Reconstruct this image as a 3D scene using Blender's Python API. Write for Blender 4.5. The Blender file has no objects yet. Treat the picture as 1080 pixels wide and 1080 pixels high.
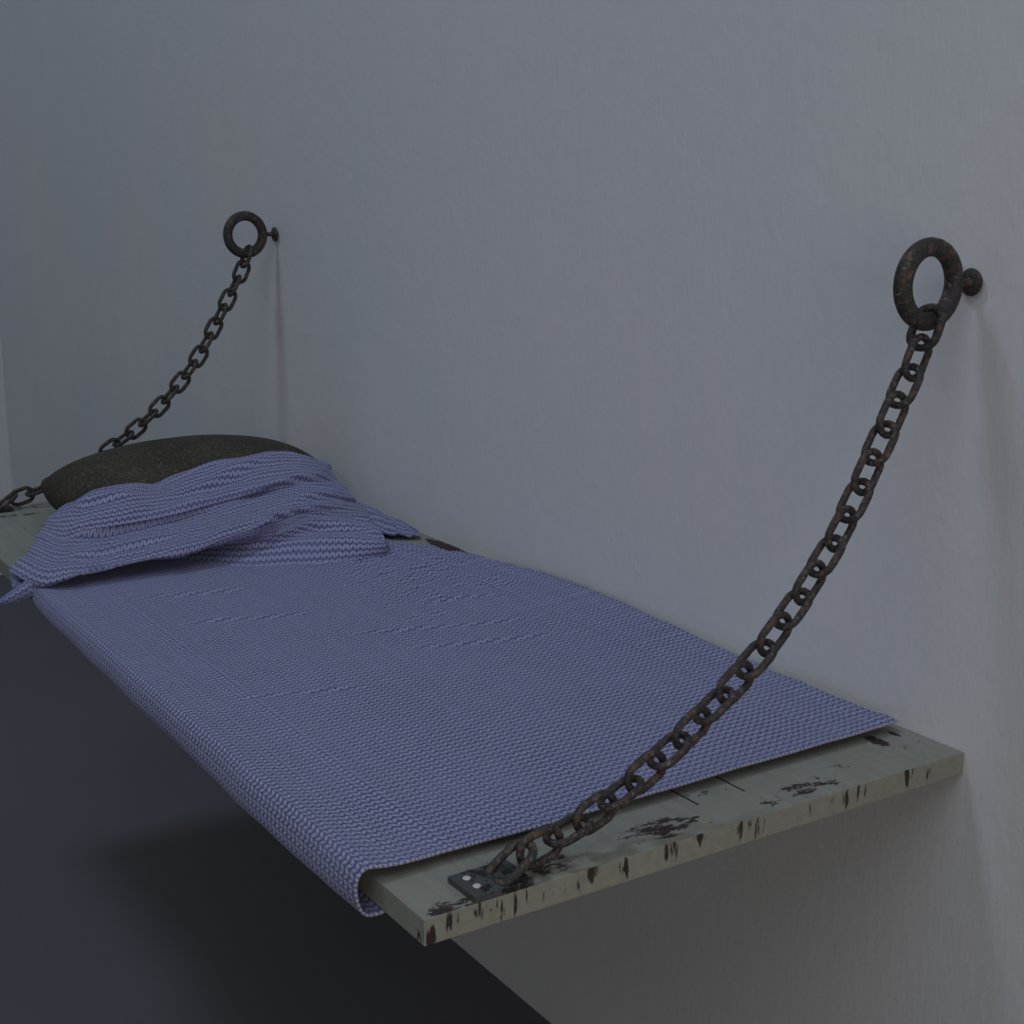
import bpy, bmesh, math, random
import numpy as np
from mathutils import Vector, Matrix

random.seed(7)
S = bpy.context.scene
COL = S.collection
D = bpy.data

# ------------------------------------------------------------------ camera
cam = D.cameras.new('camera')
cam.sensor_fit = 'HORIZONTAL'
cam.sensor_width = 36.0
cam.lens = 36.0 * 1510.27 / 1080.0
cam.clip_start = 0.05
cam_ob = D.objects.new('camera', cam)
COL.objects.link(cam_ob)
R3 = Matrix(((0.8396, 0.1199, -0.5298), (-0.5432, 0.1869, -0.8186), (0.0009, 0.9750, 0.2220)))
cam_ob.matrix_world = Matrix.Translation((-1.34284, -1.06634, 0.66766)) @ R3.to_4x4()
S.camera = cam_ob

# ------------------------------------------------------------------ world and lights
w = D.worlds.new('world'); S.world = w; w.use_nodes = True
bg = w.node_tree.nodes['Background']
bg.inputs[0].default_value = (0.92, 0.95, 1.0, 1)
bg.inputs[1].default_value = 0.064


def area(name, loc, target, size, power, color, shape='DISK', sy=None):
    l = D.lights.new(name, 'AREA'); l.shape = shape; l.size = size
    if sy: l.size_y = sy
    l.energy = power; l.color = color
    o = D.objects.new(name, l); COL.objects.link(o)
    o.location = loc
    o.rotation_euler = (Vector(target) - Vector(loc)).to_track_quat('-Z', 'Y').to_euler()
    return o


area('skylight', (-2.6, 1.9, 6.2), (-0.3, 1.0, 0.0), 1.25, 74, (0.66, 0.81, 1.0))
area('high_cool_fill', (-2.9, -1.7, 3.7), (-0.1, 0.2, 0.4), 3.8, 39, (0.80, 0.88, 1.0))  # added soft fill, no window there: brightens near wall, softens shadows
area('low_warm_fill', (-1.7, -3.3, 0.7), (-0.4, 0.0, 0.0), 2.2, 24, (1.0, 0.90, 0.77))  # added warm fill from behind the camera, lifts board end and under-bed wall

S.view_settings.view_transform = 'Standard'
S.view_settings.look = 'None'
S.view_settings.exposure = 0.0
S.view_settings.gamma = 1.0
S.view_settings.use_curve_mapping = False


# ------------------------------------------------------------------ material helpers
class NT:
    def __init__(self, name, rough=0.7, metal=0.0, spec=0.3):
        self.m = D.materials.new(name); self.m.use_nodes = True
        self.t = self.m.node_tree; self.n = self.t.nodes
        self.b = self.n['Principled BSDF']
        self.b.inputs['Roughness'].default_value = rough
        self.b.inputs['Metallic'].default_value = metal
        self.b.inputs['Specular IOR Level'].default_value = spec
        self.tc = self.n.new('ShaderNodeTexCoord')
        self.obj = self.tc.outputs['Object']

    def link(self, a, b): self.t.links.new(a, b)

    def val(self, sock, v):
        if hasattr(v, 'node'): self.link(v, sock)
        else: sock.default_value = v

    def mapping(self, v, scale=(1, 1, 1), loc=(0, 0, 0), rot=(0, 0, 0)):
        n = self.n.new('ShaderNodeMapping'); self.link(v, n.inputs[0])
        n.inputs['Scale'].default_value = scale; n.inputs['Location'].default_value = loc
        n.inputs['Rotation'].default_value = rot
        return n.outputs[0]

    def noise(self, v, scale, detail=4, rough=0.55, dist=0.0):
        n = self.n.new('ShaderNodeTexNoise'); self.link(v, n.inputs['Vector'])
        n.inputs['Scale'].default_value = scale; n.inputs['Detail'].default_value = detail
        n.inputs['Roughness'].default_value = rough; n.inputs['Distortion'].default_value = dist
        return n.outputs['Fac']

    def ramp(self, f, stops):
        n = self.n.new('ShaderNodeValToRGB'); self.link(f, n.inputs[0])
        cr = n.color_ramp
        while len(cr.elements) < len(stops): cr.elements.new(0.5)
        for e, (p, c) in zip(cr.elements, stops):
            e.position = p
            e.color = (c, c, c, 1) if isinstance(c, (int, float)) else (c[0], c[1], c[2], 1)
        return n.outputs[0]

    def mix(self, f, a, b, mode='MIX'):
        n = self.n.new('ShaderNodeMix'); n.data_type = 'RGBA'; n.blend_type = mode
        self.val(n.inputs[0], f)
        for s, v in ((n.inputs[6], a), (n.inputs[7], b)):
            if hasattr(v, 'node'): self.link(v, s)
            else: s.default_value = (v[0], v[1], v[2], 1)
        return n.outputs[2]

    def math(self, op, a, b=0.0, clamp=False):
        n = self.n.new('ShaderNodeMath'); n.operation = op; n.use_clamp = clamp
        self.val(n.inputs[0], a); self.val(n.inputs[1], b)
        return n.outputs[0]

    def sep(self, v):
        n = self.n.new('ShaderNodeSeparateXYZ'); self.link(v, n.inputs[0]); return n.outputs

    def bump(self, h, strength, dist, normal=None):
        n = self.n.new('ShaderNodeBump'); self.link(h, n.inputs['Height'])
        n.inputs['Strength'].default_value = strength; n.inputs['Distance'].default_value = dist
        if normal is not None: self.link(normal, n.inputs['Normal'])
        self.link(n.outputs[0], self.b.inputs['Normal'])
        return n.outputs[0]

    def color(self, c): self.val(self.b.inputs['Base Color'], c if hasattr(c, 'node') else (*c, 1))


def mat_wall():
    k = NT('plaster_wall', 0.85, spec=0.15)
    n1 = k.noise(k.obj, 1.6, 3)
    n2 = k.noise(k.mapping(k.obj, (6, 6, 1.5)), 2.0, 5)
    c = k.mix(k.ramp(n1, [(0.35, 0.0), (0.65, 1.0)]), (0.700, 0.715, 0.735), (0.735, 0.725, 0.735))
    c = k.mix(k.math('MULTIPLY', k.ramp(n2, [(0.3, 0.0), (0.75, 1.0)]), 0.35), c, (0.66, 0.68, 0.70))
    k.color(c)
    a = k.noise(k.mapping(k.obj, (1, 1, 0.55)), 70, 5, 0.6)
    b = k.noise(k.obj, 14, 4, 0.5)
    h = k.math('ADD', a, k.math('MULTIPLY', b, 1.2))
    k.bump(h, 0.35, 0.0028)
    return k.m


def mat_floor():
    k = NT('dark_floor_paint', 0.6, spec=0.25)
    n1 = k.noise(k.obj, 1.2, 4)
    k.color(k.mix(k.ramp(n1, [(0.3, 0.0), (0.7, 1.0)]), (0.104, 0.106, 0.118), (0.120, 0.121, 0.130)))
    k.bump(k.noise(k.obj, 30, 3), 0.15, 0.002)
    return k.m


def mat_rust(name, patch=0.5, dark=(0.034, 0.035, 0.037), brown=(0.140, 0.095, 0.075), scale=60):
    k = NT(name, 0.62, 0.25, 0.4)
    v = k.obj
    info = k.n.new('ShaderNodeObjectInfo')
    off = k.n.new('ShaderNodeVectorMath'); off.operation = 'ADD'
    k.link(v, off.inputs[0])
    comb = k.n.new('ShaderNodeCombineXYZ')
    for i in range(3): k.link(k.math('MULTIPLY', info.outputs['Random'], 3.0 + 2 * i), comb.inputs[i])
    k.link(comb.outputs[0], off.inputs[1])
    v = off.outputs[0]
    n1 = k.noise(v, scale, 5, 0.62)
    n2 = k.noise(v, scale * 4, 4, 0.6)
    n3 = k.noise(v, scale * 1.7, 4, 0.6, 0.6)
    c = k.mix(k.ramp(n2, [(0.40, 0.0), (0.62, 1.0)]), dark, (0.066, 0.057, 0.052))
    c = k.mix(k.ramp(n1, [(patch, 0.0), (patch + 0.12, 1.0)]), c, brown)
    c = k.mix(k.math('MULTIPLY', k.ramp(n3, [(0.58, 0.0), (0.66, 1.0)]), 0.8), c, (0.20, 0.18, 0.17))
    k.color(c)
    k.link(k.ramp(n1, [(0.3, 0.45), (0.7, 0.85)]), k.b.inputs['Roughness'])
    k.bump(k.math('ADD', n1, n2), 0.5, 0.0012)
    return k.m


def mat_board():
    k = NT('chipped_painted_wood', 0.72, spec=0.25)
    x, y, z = k.sep(k.obj)
    warp = k.noise(k.obj, 38, 5, 0.65)
    warp2 = k.noise(k.mapping(k.obj, (1.0, 2.2, 1.0)), 42, 6, 0.75)
    grain = k.noise(k.mapping(k.obj, (26, 2.2, 26)), 3.0, 5, 0.6)
    paint = k.mix(k.ramp(grain, [(0.3, 0.0), (0.7, 1.0)]), (0.255, 0.262, 0.232), (0.330, 0.330, 0.285))
    paint = k.mix(k.math('MULTIPLY', k.ramp(k.noise(k.obj, 7, 4), [(0.4, 0.0), (0.7, 1.0)]), 0.5), paint, (0.275, 0.270, 0.215))
    # end-face drips: warp stretched along z
    wz = k.noise(k.mapping(k.obj, (1.0, 0.2, 0.13), rot=(0, 0.30, 0)), 130, 4, 0.65)

    def ell(cx, cy, rx, ry, noise, amp, a=x, b=y, base=0.25):
        dx = k.math('DIVIDE', k.math('SUBTRACT', a, cx), rx)
        dy = k.math('DIVIDE', k.math('SUBTRACT', b, cy), ry)
        d = k.math('ADD', k.math('MULTIPLY', dx, dx), k.math('MULTIPLY', dy, dy))
        f = k.math('SUBTRACT', base, d)
        f = k.math('ADD', f, k.math('MULTIPLY', k.math('SUBTRACT', noise, 0.5), amp))
        return f
    top = None
    for cx, cy, rx, ry, amp, base in ((-0.440, 0.034, 0.040, 0.020, 11, 0.8), (-0.235, 0.027, 0.050, 0.015, 11, 0.4),
                                (-0.300, 0.018, 0.030, 0.009, 9, 0.0), (-0.590, 0.028, 0.035, 0.024, 9, 0.3),
                                (-0.700, 0.006, 0.055, 0.014, 12, 0.5), (-0.062, 0.084, 0.011, 0.022, 3, 0.9),
                                (-0.026, 0.088, 0.005, 0.014, 3, 0.8), (-0.040, 0.052, 0.030, 0.009, 9, 0.0),
                                (-0.160, 0.055, 0.03, 0.009, 9, -0.2), (-0.640, 0.066, 0.03, 0.008, 9, -0.2),
                                (-0.350, 0.080, 0.04, 0.010, 9, -0.3), (-0.016, 1.215, 0.017, 0.085, 2, 0.9),
                                (-0.640, 1.925, 0.09, 0.018, 8, 0.1), (-0.600, 1.80, 0.05, 0.012, 8, -0.2)):
        e = ell(cx, cy, rx, ry, warp2, amp, base=base)
        top = e if top is None else k.math('MAXIMUM', top, e)
    topm = k.math('MULTIPLY', top, 3.0, True)
    endm = None
    for cx, cz, rx, rz, amp, base in ((-0.556, -0.004, 0.0075, 0.015, 4, 0.9), (-0.455, -0.008, 0.011, 0.018, 6, 0.5), (-0.417, -0.003, 0.012, 0.011, 6, 0.5),
                                (-0.742, -0.019, 0.006, 0.012, 5, 0.9), (-0.722, -0.006, 0.004, 0.014, 6, 0.3), (-0.100, -0.007, 0.010, 0.014, 7, 0.3),
                                (-0.062, -0.014, 0.006, 0.012, 6, 0.5), (-0.035, -0.008, 0.006, 0.010, 7, -0.1), (-0.520, -0.009, 0.030, 0.016, 9, -0.35),
                                (-0.640, -0.012, 0.10, 0.018, 9, -0.35), (-0.35, -0.010, 0.07, 0.018, 9, -0.35), (-0.20, -0.012, 0.07, 0.018, 9, -0.5),
                                (-0.690, -0.006, 0.004, 0.012, 6, 0.1)):
        e = ell(cx, cz, rx, rz, wz, amp, x, z, base)
        endm = e if endm is None else k.math('MAXIMUM', endm, e)
    endm = k.math('MULTIPLY', endm, 3.0, True)
    isend = k.math('LESS_THAN', y, 0.0008)
    chips = k.math('ADD', k.math('MULTIPLY', endm, isend), k.math('MULTIPLY', topm, k.math('SUBTRACT', 1.0, isend)))
    speck = k.ramp(k.noise(k.mapping(k.obj, (1, 1.8, 1)), 55, 5, 0.7), [(0.665, 0.0), (0.68, 1.0)])
    chips = k.math('MAXIMUM', chips, speck)
    # plank seams along the length (dark slits)
    slit = None
    for cx in (-0.370, -0.302):
        d = k.math('ABSOLUTE', k.math('SUBTRACT', x, k.math('ADD', cx, k.math('MULTIPLY', warp, 0.002))))
        s = k.math('LESS_THAN', d, 0.0014)
        s = k.math('MULTIPLY', s, k.math('GREATER_THAN', y, 0.058))
        slit = s if slit is None else k.math('MAXIMUM', slit, s)
    wood = k.mix(warp, (0.030, 0.019, 0.020), (0.075, 0.048, 0.045))
    c = k.mix(chips, paint, wood)
    c = k.mix(slit, c, (0.02, 0.016, 0.014))
    k.color(c)
    h = k.math('SUBTRACT', k.math('MULTIPLY', grain, 0.3), chips)
    k.bump(h, 0.5, 0.0012)
    return k.m


def mat_cloth():
    k = NT('blue_woven_cloth', 0.9, spec=0.12)
    uv = k.tc.outputs['UV']
    x, y, z = k.sep(uv)
    nz = k.math('MULTIPLY', k.math('SUBTRACT', k.noise(uv, 75, 3), 0.5), 2.6)
    nz2 = k.math('MULTIPLY', k.math('SUBTRACT', k.noise(k.mapping(uv, loc=(3, 7, 0)), 75, 3), 0.5), 2.6)
    a = k.math('ADD', k.math('DIVIDE', x, 0.0114), k.math('MULTIPLY', nz, 0.10))
    b = k.math('ADD', k.math('DIVIDE', y, 0.0103), k.math('MULTIPLY', nz2, 0.12))
    fa = k.math('FRACT', a)
    tri = k.math('ABSOLUTE', k.math('SUBTRACT', k.math('MULTIPLY', fa, 2.0), 1.0))
    env = k.math('POWER', k.math('ABSOLUTE', k.math('SINE', k.math('MULTIPLY', fa, 2 * math.pi))), 0.55)
    ph = k.math('MULTIPLY', k.math('ADD', b, k.math('MULTIPLY', tri, 0.45)), 2 * math.pi)
    s = k.math('MULTIPLY', env, k.math('ADD', k.math('MULTIPLY', k.math('COSINE', ph), 0.5), 0.5))
    s = k.math('POWER', s, 0.75)
    fib = k.noise(k.mapping(uv, (1, 2, 1), rot=(0, 0, 0.7)), 420, 3)
    s2 = k.math('ADD', s, k.math('MULTIPLY', k.math('SUBTRACT', fib, 0.5), 0.85))
    c = k.ramp(s2, [(0.04, (0.066, 0.071, 0.175)), (0.30, (0.205, 0.213, 0.400)), (0.60, (0.295, 0.304, 0.500)), (0.98, (0.470, 0.480, 0.660))])
    big = k.noise(uv, 7, 4)
    c = k.mix(k.ramp(big, [(0.35, 0.0), (0.7, 0.35)]), c, (0.28, 0.29, 0.48))
    k.color(c)
    k.b.inputs['Sheen Weight'].default_value = 0.15
    k.b.inputs['Sheen Roughness'].default_value = 0.5
    k.bump(k.math('ADD', s, k.math('MULTIPLY', fib, 0.3)), 0.7, 0.0022)
    return k.m


def mat_pillow():
    k = NT('brown_burlap', 0.95, spec=0.1)
    n1 = k.noise(k.obj, 9, 5, 0.6)
    n2 = k.noise(k.mapping(k.obj, (1, 2.5, 2.5)), 110, 4, 0.7)
    c = k.mix(k.ramp(n1, [(0.35, 0.0), (0.65, 1.0)]), (0.066, 0.060, 0.048), (0.112, 0.100, 0.075))
    c = k.mix(k.ramp(n2, [(0.35, 0.0), (0.62, 0.8)]), c, (0.040, 0.039, 0.036))
    c = k.mix(k.ramp(k.noise(k.obj, 160, 3, 0.7), [(0.58, 0.0), (0.68, 0.7)]), c, (0.26, 0.22, 0.13))
    k.color(c)
    k.bump(k.math('ADD', n2, n1), 0.8, 0.003)
    return k.m


def mat_plate():
    k = NT('worn_iron_plate', 0.55, 0.2, 0.4)
    n = k.noise(k.obj, 95, 5, 0.7)
    c = k.mix(k.ramp(n, [(0.49, 0.0), (0.53, 1.0)]), (0.088, 0.096, 0.094), (0.016, 0.015, 0.016))
    # the end with the screws is cleaner
    x, y, z = k.sep(k.obj)
    clean = k.ramp(k.math('MULTIPLY', k.math('ADD', x, 0.036), 40), [(0.55, 1.0), (0.75, 0.0)])
    c = k.mix(clean, c, (0.078, 0.087, 0.086))
    k.color(c)
    k.bump(n, 0.4, 0.0012)
    return k.m


M_wall, M_floor, M_board, M_cloth, M_pillow, M_plate = mat_wall(), mat_floor(), mat_board(), mat_cloth(), mat_pillow(), mat_plate()
M_chain = mat_rust('rusted_chain_iron', 0.50, scale=110)
M_ring = mat_rust('rusted_ring_iron', 0.53, brown=(0.150, 0.092, 0.066), scale=75)
k = NT('bright_screw_metal', 0.5, 0.0, 0.5); k.color((0.62, 0.62, 0.64)); M_screw = k.m


# ------------------------------------------------------------------ object helpers
def link_mesh(name, verts, faces, mat, parent=None, smooth=True, uvs=None, loc=None):
    me = D.meshes.new(name)
    me.from_pydata([tuple(v) for v in verts], [], faces)
    me.materials.append(mat)
    if smooth: me.polygons.foreach_set('use_smooth', [True] * len(me.polygons))
    if uvs is not None:
        ul = me.uv_layers.new(name='UVMap')
        idx = np.empty(len(me.loops), dtype=np.int32); me.loops.foreach_get('vertex_index', idx)
        ul.data.foreach_set('uv', np.asarray(uvs, dtype=np.float32)[idx].ravel())
    me.update()
    o = D.objects.new(name, me); COL.objects.link(o)
    if parent: o.parent = parent
    if loc: o.location = loc
    return o


def bm_obj(name, bm, mat, parent=None, smooth=False, loc=None):
    me = D.meshes.new(name); bm.to_mesh(me); bm.free(); me.materials.append(mat)
    if smooth: me.polygons.foreach_set('use_smooth', [True] * len(me.polygons))
    o = D.objects.new(name, me); COL.objects.link(o)
    if parent: o.parent = parent
    if loc: o.location = loc
    return o


def box_bm(x0, x1, y0, y1, z0, z1, bevel=0.0, seg=2):
    bm = bmesh.new()
    bmesh.ops.create_cube(bm, size=1.0)
    for v in bm.verts:
        v.co = Vector(((x0 + x1) / 2 + v.co.x * (x1 - x0), (y0 + y1) / 2 + v.co.y * (y1 - y0), (z0 + z1) / 2 + v.co.z * (z1 - z0)))
    if bevel:
        bmesh.ops.bevel(bm, geom=list(bm.edges), offset=bevel, segments=seg, affect='EDGES', profile=0.6)
    return bm


def empty(name, loc, label, cat, group=None):
    o = D.objects.new(name, None); COL.objects.link(o); o.location = loc
    o.empty_display_size = 0.05
    o['label'] = label; o['category'] = cat
    if group: o['group'] = group
    return o


def copy_tree(o, parent=None):
    c = o.copy(); COL.objects.link(c); c.parent = parent
    for ch in list(o.children): copy_tree(ch, c)
    return c


# ------------------------------------------------------------------ the setting
FZ = -0.834
o = bm_obj('floor', box_bm(-6.0, 0.12, -6.0, 4.74, FZ - 0.12, FZ), M_floor); o['kind'] = 'structure'
o = bm_obj('wall_right', box_bm(0.0, 0.12, -6.0, 4.62, FZ, 2.6), M_wall); o['kind'] = 'structure'
o = bm_obj('wall_far', box_bm(-6.0, 0.12, 4.62, 4.74, FZ, 2.6), M_wall); o['kind'] = 'structure'

# ------------------------------------------------------------------ bunk board
BL = 2.03
bm = box_bm(-0.75, -0.0006, 0.0, BL, -0.0273, 0.0, 0.0007, 2)
board = bm_obj('bunk_board', bm, M_board)
board['label'] = 'off-white chipped wooden bunk board fixed along the wall, hung on two chains'
board['category'] = 'bunk board'


# ------------------------------------------------------------------ wall rings
def lathe_x(profile, n=28):
    """profile: list of (x, r); axis along x"""
    vs, fs = [], []
    for (px, r) in profile:
        for j in range(n):
            a = 2 * math.pi * j / n
            vs.append((px, r * math.cos(a), r * math.sin(a)))
    for i in range(len(profile) - 1):
        for j in range(n):
            fs.append((i * n + j, i * n + (j + 1) % n, (i + 1) * n + (j + 1) % n, (i + 1) * n + j))
    fs.append(tuple(range(n))[::-1]); fs.append(tuple((len(profile) - 1) * n + j for j in range(n)))
    return vs, fs


def torus_xz(R, r, cx, nu=72, nv=24):
    vs, fs = [], []
    for i in range(nu):
        a = 2 * math.pi * i / nu
        for j in range(nv):
            b = 2 * math.pi * j / nv
            q = R + r * math.cos(b)
            vs.append((cx + q * math.cos(a), r * math.sin(b), q * math.sin(a)))
    for i in range(nu):
        for j in range(nv):
            fs.append((i * nv + j, i * nv + (j + 1) % nv, ((i + 1) % nu) * nv + (j + 1) % nv, ((i + 1) % nu) * nv + j))
    return vs, fs


def make_ring():
    root = empty('wall_ring', (0, 0.036, 0.5610), 'rusted iron ring bolted to the wall above the bare near end of the board',
                 'ring', 'iron wall rings holding the bunk chains')
    v, f = torus_xz(0.0413, 0.0106, -0.0760); link_mesh('ring', v, f, M_ring, root)
    v, f = lathe_x([(-0.028, 0.0052), (-0.020, 0.0046), (-0.012, 0.0046), (-0.008, 0.0065)], 20)
    link_mesh('stem', v, f, M_ring, root)
    prof = []
    for i in range(0, 11):
        a = math.pi * (1.0 - i / 10.0)
        prof.append((-0.0054 + 0.0052 * math.cos(a), max(0.0009, 0.0160 * math.sin(a))))
    v, f = lathe_x(prof, 28); link_mesh('bolt_head', v, f, M_ring, root)
    return root


ring_near = make_ring()
ring_far = copy_tree(ring_near)
ring_far.location = (0, 1.987, 0.5610)
ring_far['label'] = 'rusted iron ring bolted to the wall above the dark pillow'

# ------------------------------------------------------------------ chains
LH, LW, LD = 0.0284, 0.0193, 0.0043      # half length, half width, wire radius


def link_geo():
    vs, fs = [], []
    r = LW - LD; s = LH - LW
    path = []
    for i in range(13):
        a = -math.pi / 2 + math.pi * i / 12; path.append((s + r * math.cos(a), r * math.sin(a), math.cos(a), math.sin(a)))
    for i in range(1, 4): path.append((s - 2 * s * i / 4, r, 0, 1))
    for i in range(13):
        a = math.pi / 2 + math.pi * i / 12; path.append((-s + r * math.cos(a), r * math.sin(a), math.cos(a), math.sin(a)))
    for i in range(1, 4): path.append((-s + 2 * s * i / 4, -r, 0, -1))
    nv = 12; nu = len(path)
    rnd = random.Random(3)
    for (px, py, nx, ny) in path:
        rr = LD * (1 + rnd.uniform(-0.05, 0.05))
        for j in range(nv):
            b = 2 * math.pi * j / nv
            vs.append((px + rr * math.cos(b) * nx, py + rr * math.cos(b) * ny, rr * math.sin(b)))
    for i in range(nu):
        for j in range(nv):
            fs.append((i * nv + j, ((i + 1) % nu) * nv + j, ((i + 1) % nu) * nv + (j + 1) % nv, i * nv + (j + 1) % nv))
    return vs, fs


PATH = [(-0.0755, 0.5130), (-0.088, 0.481), (-0.108, 0.447), (-0.127, 0.414), (-0.144, 0.385), (-0.161, 0.356), (-0.199, 0.296),
        (-0.246, 0.240), (-0.296, 0.190), (-0.350, 0.147), (-0.430, 0.096), (-0.486, 0.066), (-0.541, 0.043), (-0.590, 0.029),
        (-0.6380, 0.0175)]


def resample(pts, n):
    p = np.array(pts)
    # smooth with Catmull-Rom first
    q = [p[0]]
    for i in range(len(p) - 1):
        p0 = p[max(i - 1, 0)]; p1 = p[i]; p2 = p[i + 1]; p3 = p[min(i + 2, len(p) - 1)]
        for t in np.linspace(0, 1, 9)[1:]:
            q.append(0.5 * ((2 * p1) + (-p0 + p2) * t + (2 * p0 - 5 * p1 + 4 * p2 - p3) * t * t + (-p0 + 3 * p1 - 3 * p2 + p3) * t ** 3))
    q = np.array(q)
    s = np.concatenate([[0], np.cumsum(np.linalg.norm(np.diff(q, axis=0), axis=1))])
    t = np.linspace(0, s[-1], n)
    return np.array([np.interp(t, s, q[:, 0]), np.interp(t, s, q[:, 1])]).T, s[-1]


def make_chain(y0, y1, label):
    root = empty('bunk_chain', (-0.634, y1, 0.0065), label, 'chain', 'rusted chains holding the bunk')
    N = 23
    P, L = resample(PATH, N)
    print('chain pitch', L / (N - 1))
    first = None
    for i in range(N):
        a = P[max(i - 1, 0)]; b = P[min(i + 1, N - 1)]
        t = b - a; t /= np.linalg.norm(t)
        if i == N - 1: t = np.array([-0.84, -0.54]); t /= np.linalg.norm(t)
        T = Vector((t[0], 0, t[1]))
        if i % 2 == 0: Wv = Vector((0, 1, 0))
        else: Wv = Vector((-T.z, 0, T.x))
        # small natural twist
        tw = (random.uniform(-0.10, 0.10) if 0 < i < N - 1 else 0.0)
        Wv = Matrix.Rotation(tw, 3, T) @ Wv
        Nn = T.cross(Wv)
        y = y0 + (y1 - y0) * (i / (N - 1.0)) ** 0.8
        pos = Vector((P[i][0], y, P[i][1])) - root.location
        if first is None:
            v, f = link_geo(); o = link_mesh('chain_link', v, f, M_chain, root); first = o
        else:
            o = first.copy(); COL.objects.link(o); o.parent = root
        m = Matrix((T, Wv, Nn)).transposed().to_4x4()
        if i == 0: m = m @ Matrix.Diagonal((1.0, 1.22, 1.0, 1.0))
        if i == N - 1: m = m @ Matrix.Diagonal((1.08, 1.12, 1.0, 1.0))
        o.matrix_local = Matrix.Translation(pos) @ m
    return root


make_chain(0.036, 0.0235, 'rusted iron chain in the foreground, from the near wall ring to the bare board end')
make_chain(1.987, 1.987, 'thin-looking rusted chain at the far end, passing behind the dark pillow')


# ------------------------------------------------------------------ anchor plates
def make_plate():
    root = empty('anchor_plate', (-0.6620, 0.0255, 0.0), 'small dark iron plate with two bright screws on the bare board corner',
                 'plate', 'iron plates anchoring the chains to the board')
    bm = box_bm(-0.032, 0.036, -0.0250, 0.0265, 0.0, 0.0068, 0.0006, 2)
    bm_obj('plate', bm, M_plate, root)
    for sy in (0.0125, -0.0065):
        vs, fs = [], []
        n = 20; prof = [(0.0041, 0.0066), (0.0041, 0.0075), (0.0036, 0.0080), (0.0015, 0.0081)]
        for (r, z) in prof:
            for j in range(n):
                a = 2 * math.pi * j / n; vs.append((r * math.cos(a), r * math.sin(a), z))
        for i in range(len(prof) - 1):
            for j in range(n): fs.append((i * n + j, i * n + (j + 1) % n, (i + 1) * n + (j + 1) % n, (i + 1) * n + j))
        fs.append(tuple((len(prof) - 1) * n + j for j in range(n)))
        s = link_mesh('screw', vs, fs, M_screw, root, loc=(-0.0185, sy, 0))
        s['label'] = 'bright steel screw head'
    return root


plate_near = make_plate()
plate_far = copy_tree(plate_near)
plate_far.location = (-0.6620, 1.989, 0.0)
plate_far['label'] = 'dark iron plate at the far end of the board, left of the pillow'

# ------------------------------------------------------------------ pillow
def cushion(cx, cy, hx, hy, zm, ht, hb, n=120, m=72):
    vs, fs = [], []
    rnd = random.Random(5)
    ph = [(rnd.uniform(0, 6.28), rnd.uniform(2, 7), rnd.uniform(2, 7)) for _ in range(6)]
    for side in (1, -1):
        for i in range(n + 1):
            for j in range(m + 1):
                a = math.sin((i / n - 0.5) * math.pi); b = math.sin((j / m - 0.5) * math.pi)
                x = cx + hx * a * (1 - 0.07 * b * b); y = cy + hy * b * (1 - 0.10 * a * a)
                t = max(0.0, (1 - a * a) * (1 - b * b)) ** 0.45
                wv = sum(math.sin(p + fx * a * 2 + fy * b * 2) for p, fx, fy in ph) * 0.0003 * t
                z = zm + (ht * t + wv if side > 0 else -hb * min(1.0, t * 1.4))
                vs.append((x, y, z))
    W = m + 1; off = (n + 1) * W
    for s in (0, 1):
        for i in range(n):
            for j in range(m):
                q = [s * off + i * W + j, s * off + (i + 1) * W + j, s * off + (i + 1) * W + j + 1, s * off + i * W + j + 1]
                fs.append(tuple(q if s == 0 else q[::-1]))
    return vs, fs


v, f = cushion(-0.320, 1.748, 0.283, 0.170, 0.062, 0.097, 0.0605)
pil = link_mesh('pillow', v, f, M_pillow)
bm = bmesh.new(); bm.from_mesh(pil.data); bmesh.ops.remove_doubles(bm, verts=bm.verts, dist=0.0004)
bm.to_mesh(pil.data); bm.free()
pil['label'] = 'dark brown burlap pillow at the far end, half covered by the blue blanket'
pil['category'] = 'pillow'


# ------------------------------------------------------------------ blanket
def cr(P, t, axis):
    """Catmull-Rom sample of array P along axis at parameters t (0..n-1)"""
    P = np.moveaxis(P, axis, 0); n = P.shape[0]
    i = np.clip(np.floor(t).astype(int), 0, n - 2); f = t - i
    g = lambda k: P[np.clip(k, 0, n - 1)]
    sh = (len(t),) + (1,) * (P.ndim - 1); f = f.reshape(sh)
    p0, p1, p2, p3 = g(i - 1), g(i), g(i + 1), g(i + 2)
    r = 0.5 * ((2 * p1) + (-p0 + p2) * f + (2 * p0 - 5 * p1 + 4 * p2 - p3) * f ** 2 + (-p0 + 3 * p1 - 3 * p2 + p3) * f ** 3)
    return np.moveaxis(r, 0, axis)


def even_params(P, axis, n):
    d = np.linalg.norm(np.diff(P, axis=axis), axis=2)
    d = d.mean(axis=1 - axis) if d.ndim == 2 else d
    s = np.concatenate([[0], np.cumsum(d)])
    return np.interp(np.linspace(0, s[-1], n), s, np.arange(len(s))), s[-1]


def vnoise(x, y, seed, scale):
    """smooth value noise"""
    rng = np.random.RandomState(seed); G = rng.rand(256, 256)
    x = x / scale + 37.3; y = y / scale + 61.7
    i = np.floor(x).astype(int); j = np.floor(y).astype(int); fx = x - i; fy = y - j
    fx = fx * fx * (3 - 2 * fx); fy = fy * fy * (3 - 2 * fy)
    g = lambda a, b: G[a % 256, b % 256]
    return (g(i, j) * (1 - fx) * (1 - fy) + g(i + 1, j) * fx * (1 - fy) + g(i, j + 1) * (1 - fx) * fy + g(i + 1, j + 1) * fx * fy) - 0.5


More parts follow.
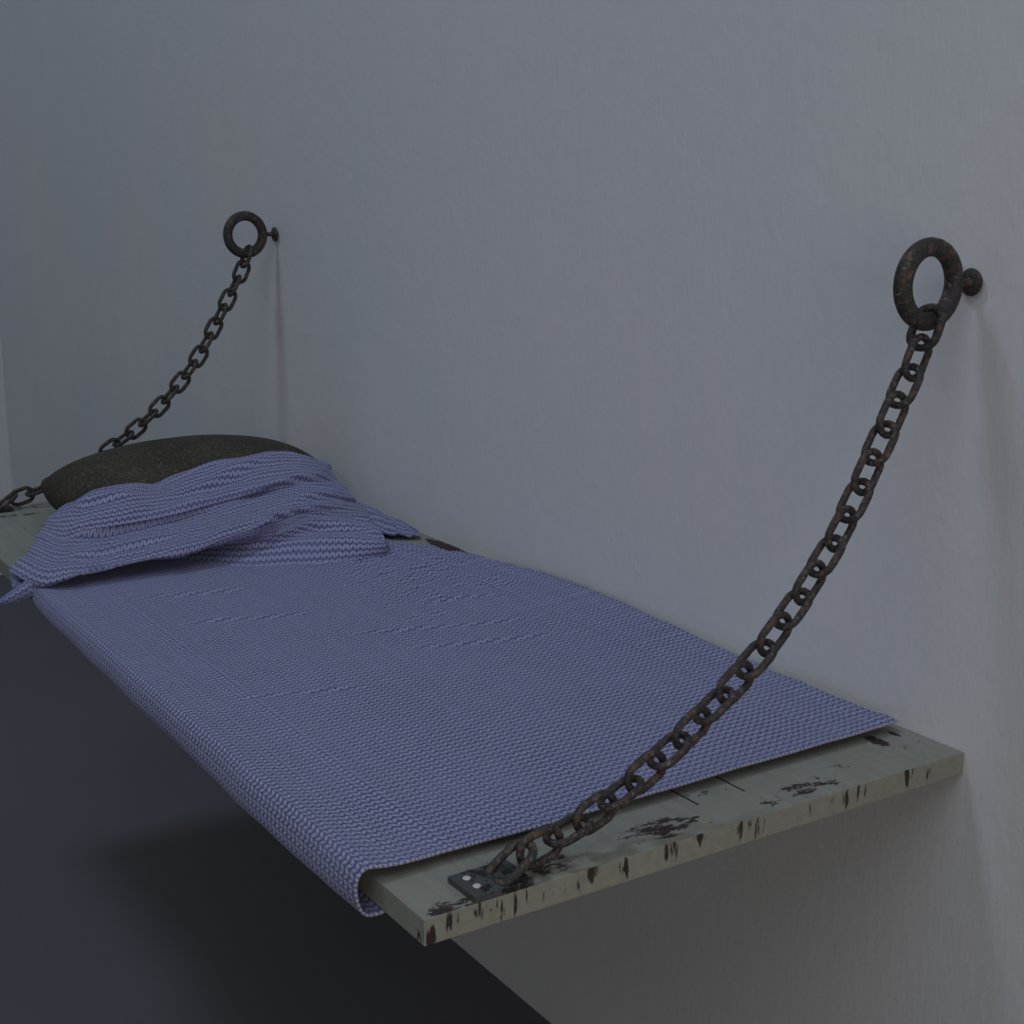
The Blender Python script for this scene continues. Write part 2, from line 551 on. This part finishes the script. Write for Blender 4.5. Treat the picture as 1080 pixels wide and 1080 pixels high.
def normals(G):
    du = np.gradient(G, axis=0); dv = np.gradient(G, axis=1)
    n = np.cross(dv, du); n /= (np.linalg.norm(n, axis=2, keepdims=True) + 1e-12)
    return n




def weave(U, V):
    a = U / 0.0114; b = V / 0.0103
    fa = a - np.floor(a)
    return np.abs(np.sin(2 * math.pi * fa)) ** 0.55 * (0.5 + 0.5 * np.cos(2 * math.pi * (b + 0.45 * np.abs(2 * fa - 1))))


def grid_faces(nr, nc, off, flip=False):
    fs = []
    for i in range(nr - 1):
        for j in range(nc - 1):
            a = off + i * nc + j
            q = (a, a + 1, a + nc + 1, a + nc)
            fs.append(q[::-1] if flip else q)
    return fs


CV, CF, CU = [], [], []


def add_grid(G, U, V, amp=0.0020, flip=False, fade=True):
    n = normals(G)
    if flip: n = -n
    h = weave(U, V)
    G2 = G + n * ((h - 0.5) * amp)[..., None]
    off = len(CV)
    nr, nc = G.shape[:2]
    CV.extend(map(tuple, G2.reshape(-1, 3).tolist()))
    CU.extend(np.stack([U, V], -1).reshape(-1, 2).tolist())
    CF.extend(grid_faces(nr, nc, off, flip))


# -- flat part: cross sections at several y, from the hanging edge to the wall edge
wall_edge = [(0.090, -0.018, 0.013), (0.233, -0.018, 0.013), (0.40, -0.010, 0.013), (0.49, -0.008, 0.015), (0.59, -0.009, 0.018),
             (0.75, -0.008, 0.023), (0.887, -0.008, 0.022), (1.026, -0.018, 0.014), (1.143, -0.042, 0.012), (1.246, -0.088, 0.010), (1.42, -0.16, 0.007)]
hang = [(0.090, -0.7750, 1.0), (0.30, -0.7745, 1.0), (0.50, -0.774, 0.98), (0.65, -0.773, 0.92), (0.85, -0.772, 0.85), (1.08, -0.771, 0.75), (1.25, -0.769, 0.60), (1.42, -0.760, 0.4)]
ys = np.linspace(0.090, 1.42, 443)
we = np.array(wall_edge); hg = np.array(hang)
xe = np.interp(ys, we[:, 0], we[:, 1]); ze = np.interp(ys, we[:, 0], we[:, 2])
kk = np.ones(15) / 15
def sm(a): return np.convolve(np.pad(a, 7, mode='edge'), kk, mode='valid')
xe, ze = sm(xe), sm(ze)
xe = xe + 0.0035 * vnoise(ys, ys * 0, 4, 0.035)
ze = ze + 0.0035 * np.abs(vnoise(ys, ys * 0, 17, 0.013)) + 0.006 * np.clip(vnoise(ys, ys * 0, 18, 0.030), 0, 1)
xh = np.interp(ys, hg[:, 0], hg[:, 1]); kh = np.interp(ys, hg[:, 0], hg[:, 2])
kh = kh + 0.10 * vnoise(ys, ys * 0, 9, 0.07) * (ys > 0.2)
# hanging profile, relative: (dx from xh, z)
prof = [(0.034, -0.0335), (0.020, -0.0350), (0.008, -0.0325), (0.0015, -0.0245), (-0.0015, -0.010), (-0.0005, 0.004), (0.0035, 0.0135), (0.011, 0.0190), (0.022, 0.0185), (0.060, 0.0120)]
rows = []
for i, y in enumerate(ys):
    r = []
    for (dx, z) in prof:
        zz = z if z > 0 else z * kh[i]
        r.append((xh[i] + dx, y, zz))
    x0 = xh[i] + 0.060
    for f_ in (0.08, 0.25, 0.45, 0.65, 0.85, 0.95):
        zf = 0.0115 + (ze[i] - 0.0115) * max(0.0, (f_ - 0.65) / 0.35) ** 2
        r.append((x0 + (xe[i] - x0) * f_, y, zf))
    r.append((xe[i], y, ze[i]))
    rows.append(r)
Gc = np.array(rows)
t, Lu = even_params(Gc[:1], 1, 10)
d = np.linalg.norm(np.diff(Gc[100], axis=0), axis=1); s = np.concatenate([[0], np.cumsum(d)])
nc = int(s[-1] / 0.0030)
t = np.interp(np.linspace(0, s[-1], nc), s, np.arange(len(s)))
G = cr(Gc, t, 1)
U = np.tile(np.linspace(0, s[-1], nc)[None, :], (len(ys), 1)); V = np.tile(ys[:, None], (1, nc))
X, Y = G[..., 0].copy(), G[..., 1].copy()
ontop = np.clip((X + 0.745) / 0.03, 0, 1)
wav = 0.0030 * vnoise(X, Y, 1, 0.16) + 0.0012 * vnoise(X, Y, 2, 0.045)
# crumpled zone near the wall beside the hump, and shallow creases
cz = np.clip(1 - ((X + 0.16) / 0.20) ** 2, 0, 1) * np.clip(1 - ((Y - 1.05) / 0.27) ** 2, 0, 1)
wav += cz * (0.010 * vnoise(X, Y, 3, 0.030) + 0.007 * vnoise(X, Y, 5, 0.014))
cz2 = np.exp(-((X + 0.30) / 0.07) ** 2 - ((Y - 0.80) / 0.035) ** 2)
wav += cz2 * (0.010 * vnoise(X, Y, 6, 0.02))
for (xa, ya, xb, yb, amp, wd) in ((-0.62, 0.98, -0.38, 0.90, 0.0030, 0.007), (-0.45, 0.80, -0.12, 0.70, 0.0032, 0.007), (-0.42, 0.70, -0.10, 0.60, 0.0030, 0.007),
                                  (-0.66, 1.16, -0.45, 1.10, 0.003, 0.008), (-0.30, 0.90, -0.12, 0.83, 0.003, 0.006), (-0.68, 0.62, -0.50, 0.57, 0.002, 0.008)):
    L2 = (xb - xa) ** 2 + (yb - ya) ** 2
    tt = ((X - xa) * (xb - xa) + (Y - ya) * (yb - ya)) / L2
    dd = ((X - xa) * (yb - ya) - (Y - ya) * (xb - xa)) / math.sqrt(L2)
    env = np.clip(tt * 5, 0, 1) * np.clip((1 - tt) * 5, 0, 1)
    wav -= env * (0.6 * amp * (1 + 2.0 * vnoise(X, Y, 44, 0.05))) * (dd / wd) * np.exp(-(dd / wd) ** 2) * 2.0
G[..., 2] += wav * ontop
side = 1 - ontop
G[..., 0] += side * 0.004 * vnoise(Y, G[..., 2] * 2, 8, 0.10)
# the near hem curls up a touch
hem = np.clip(1 - (Y - 0.09) / 0.02, 0, 1)
G[..., 2] += hem * 0.002 * ontop
G[..., 1] += hem * 0.004 * vnoise(X, X * 0, 14, 0.12)
G[..., 2] = np.where((X > -0.748) & (G[..., 2] > -0.001), np.maximum(G[..., 2], 0.0062), G[..., 2])
add_grid(G, U, V, 0.0009)

# -- raised part folded over the pillow
H = {
'A': [(-0.782,1.307,0.006),(-0.740,1.36,0.007),(-0.690,1.38,0.007),(-0.630,1.38,0.007),(-0.550,1.365,0.007),(-0.480,1.33,0.007),(-0.411,1.242,0.008),(-0.343,1.213,0.008),(-0.278,1.187,0.008),(-0.169,1.18,0.008)],
'B': [(-0.778,1.37,0.007),(-0.735,1.39,0.012),(-0.685,1.43,0.016),(-0.620,1.43,0.018),(-0.540,1.42,0.020),(-0.462,1.39,0.024),(-0.388,1.32,0.034),(-0.318,1.27,0.045),(-0.251,1.24,0.045),(-0.164,1.19,0.041)],
'C': [(-0.774,1.39,0.022),(-0.756,1.27,0.024),(-0.712,1.27,0.03),(-0.65,1.275,0.033),(-0.567,1.275,0.04),(-0.488,1.28,0.043),(-0.399,1.28,0.06),(-0.311,1.29,0.072),(-0.23,1.31,0.066),(-0.117,1.33,0.041)],
'C2': [(-0.747,1.42,0.033),(-0.738,1.31,0.04),(-0.702,1.29,0.044),(-0.636,1.29,0.046),(-0.552,1.29,0.051),(-0.475,1.29,0.06),(-0.384,1.3,0.074),(-0.296,1.31,0.082),(-0.21,1.335,0.075),(-0.104,1.38,0.045)],
'R2': [(-0.722,1.45,0.047),(-0.705,1.37,0.047),(-0.675,1.35,0.05),(-0.61,1.345,0.053),(-0.528,1.345,0.057),(-0.448,1.345,0.067),(-0.36,1.35,0.08),(-0.274,1.36,0.088),(-0.182,1.38,0.08),(-0.091,1.43,0.049)],
'V1': [(-0.698,1.48,0.06),(-0.677,1.43,0.059),(-0.639,1.435,0.06),(-0.565,1.44,0.058),(-0.49,1.44,0.063),(-0.407,1.44,0.072),(-0.318,1.44,0.085),(-0.236,1.44,0.093),(-0.159,1.44,0.091),(-0.082,1.48,0.06)],
'V0': [(-0.681,1.51,0.066),(-0.663,1.46,0.072),(-0.625,1.455,0.075),(-0.552,1.455,0.078),(-0.482,1.455,0.082),(-0.399,1.455,0.092),(-0.311,1.455,0.102),(-0.23,1.455,0.108),(-0.155,1.465,0.102),(-0.079,1.51,0.07)],
'T1': [(-0.66,1.55,0.075),(-0.636,1.51,0.087),(-0.602,1.5,0.094),(-0.527,1.5,0.099),(-0.465,1.5,0.097),(-0.386,1.5,0.11),(-0.291,1.5,0.122),(-0.215,1.5,0.123),(-0.144,1.51,0.112),(-0.074,1.55,0.082)],
'E': [(-0.632,1.585,0.070),(-0.604,1.58,0.089),(-0.567,1.57,0.107),(-0.497,1.57,0.114),(-0.436,1.575,0.108),(-0.364,1.57,0.129),(-0.263,1.57,0.138),(-0.19,1.57,0.138),(-0.125,1.58,0.126),(-0.066,1.61,0.095)],
}
Gc = []
for key in ('A', 'B', 'C', 'C2', 'R2', 'V1', 'V0', 'T1', 'E'):
    r = [tuple(q) for q in H[key]]
    f0, l0 = r[0], r[-1]
    left = [(f0[0] + 0.045, f0[1] + 0.085, 0.008), (f0[0] + 0.014, f0[1] + 0.035, max(0.008, f0[2] * 0.72))]
    right = [(min(l0[0] + 0.016, -0.03), l0[1] + 0.040, max(0.008, l0[2] * 0.70)), (min(l0[0] + 0.016, -0.02), l0[1] + 0.075, 0.008)]
    Gc.append(left + r + right)
F = [(x, y + 0.022, z + 0.002) for (x, y, z) in Gc[-1]]
Gc.append(F)
Gc = np.array(Gc)
tv, Lv = even_params(Gc, 0, 170); tu, Lu = even_params(Gc, 1, 330)
G = cr(cr(Gc, tv, 0), tu, 1)
V = np.tile((1.34 + np.linspace(0, Lv, 170))[:, None], (1, 330)); U = np.tile(np.linspace(0, Lu, 330)[None, :], (170, 1))
US, VS = U.copy(), V.copy()      # stitch rows run along the fold here
n = normals(G)
wr = 0.010 * vnoise(U * 0.45 + V * 0.2, V, 21, 0.055) + 0.006 * vnoise(U * 0.6, V * 1.3 - U * 0.15, 22, 0.028) + 0.0015 * vnoise(U, V, 23, 0.012)
fadeb = np.clip((V - 1.36) / 0.04, 0, 1)
TV = np.tile(tv[:, None], (1, 330)); TU = np.tile(tu[None, :], (170, 1))
for (ua, va, ub, vb, amp, wd) in ((8.0, 1.9, 10.6, 3.2, 0.011, 0.30), (3.2, 4.6, 7.6, 5.6, 0.009, 0.34), (7.2, 5.4, 11.0, 6.3, 0.009, 0.32), (3.0, 6.9, 5.4, 7.3, 0.007, 0.30),
                                  (3.8, 3.6, 6.8, 4.3, 0.006, 0.26), (6.4, 6.9, 9.0, 7.6, 0.005, 0.28), (7.6, 0.8, 11.0, 1.5, 0.007, 0.25), (9.0, 3.9, 11.4, 4.6, 0.006, 0.25)):
    a_ = TU - ua; b_ = (TV - va); L2 = (ub - ua) ** 2 + (vb - va) ** 2
    tt = (a_ * (ub - ua) + b_ * (vb - va)) / L2
    dd = (-a_ * (vb - va) + b_ * (ub - ua)) / math.sqrt(L2) + 0.18 * np.sin(tt * 5.0 + ua)
    env = np.clip(tt * 3, 0, 1) * np.clip((1 - tt) * 3, 0, 1); env = env * env * (3 - 2 * env)
    wr = wr + env * amp * ((dd / wd) * 1.6 * np.exp(-(dd / wd) ** 2) - 0.6 * np.exp(-(dd / wd * 2.2) ** 2))
G = G + n * (wr * fadeb)[..., None]
edge = np.clip((V - V.max() + 0.04) / 0.04, 0, 1)
G[..., 2] += edge * 0.010 * vnoise(U, U * 0, 31, 0.05)
G[..., 2] = np.maximum(G[..., 2], 0.0062 * (G[..., 0] > -0.752))
G[..., 0] = np.minimum(G[..., 0], -0.006)
add_grid(G, US * 1.08, VS * 0.80, 0.0013)

# -- loose corner of cloth lying towards the wall, and the pointed corner at the free side
Fc = np.array([[(-0.10, 1.60, 0.012), (-0.055, 1.50, 0.010), (-0.040, 1.41, 0.009), (-0.030, 1.31, 0.008)],
               [(-0.06, 1.585, 0.040), (-0.035, 1.50, 0.028), (-0.024, 1.41, 0.018), (-0.026, 1.305, 0.012)],
               [(-0.10, 1.53, 0.048), (-0.065, 1.45, 0.036), (-0.045, 1.37, 0.024), (-0.030, 1.295, 0.012)],
               [(-0.16, 1.44, 0.030), (-0.115, 1.36, 0.022), (-0.075, 1.31, 0.014), (-0.036, 1.285, 0.008)]])
G = cr(cr(Fc, np.linspace(0, 3, 36), 0), np.linspace(0, 3, 90), 1)
U = np.tile(np.linspace(0, 0.30, 90)[None, :], (36, 1)); V = np.tile(np.linspace(2.2, 2.31, 36)[:, None], (1, 90))
G[..., 2] += 0.006 * vnoise(U, V, 41, 0.02)
G[..., 2] = np.maximum(G[..., 2], 0.0062)
add_grid(G, U, V, 0.0024, flip=True)
Fc = np.array([[(-0.750, 1.33, 0.026), (-0.778, 1.315, 0.016), (-0.806, 1.308, 0.003), (-0.826, 1.302, -0.006)],
               [(-0.752, 1.30, 0.022), (-0.778, 1.295, 0.014), (-0.806, 1.297, 0.001), (-0.827, 1.300, -0.0065)],
               [(-0.752, 1.29, 0.006), (-0.775, 1.292, 0.001), (-0.800, 1.296, -0.006), (-0.826, 1.299, -0.008)]])
G = cr(cr(Fc, np.linspace(0, 2, 16), 0), np.linspace(0, 3, 36), 1)
U = np.tile(np.linspace(0, 0.09, 36)[None, :], (16, 1)); V = np.tile(np.linspace(2.4, 2.44, 16)[:, None], (1, 36))
add_grid(G, U, V, 0.0020, flip=True)

bl = link_mesh('blanket', CV, CF, M_cloth, uvs=CU)
md = bl.modifiers.new('thickness', 'SOLIDIFY'); md.thickness = 0.0028; md.offset = -1.0
bl['label'] = 'blue woven blanket covering the board and bunched up over the dark pillow'
bl['category'] = 'blanket'
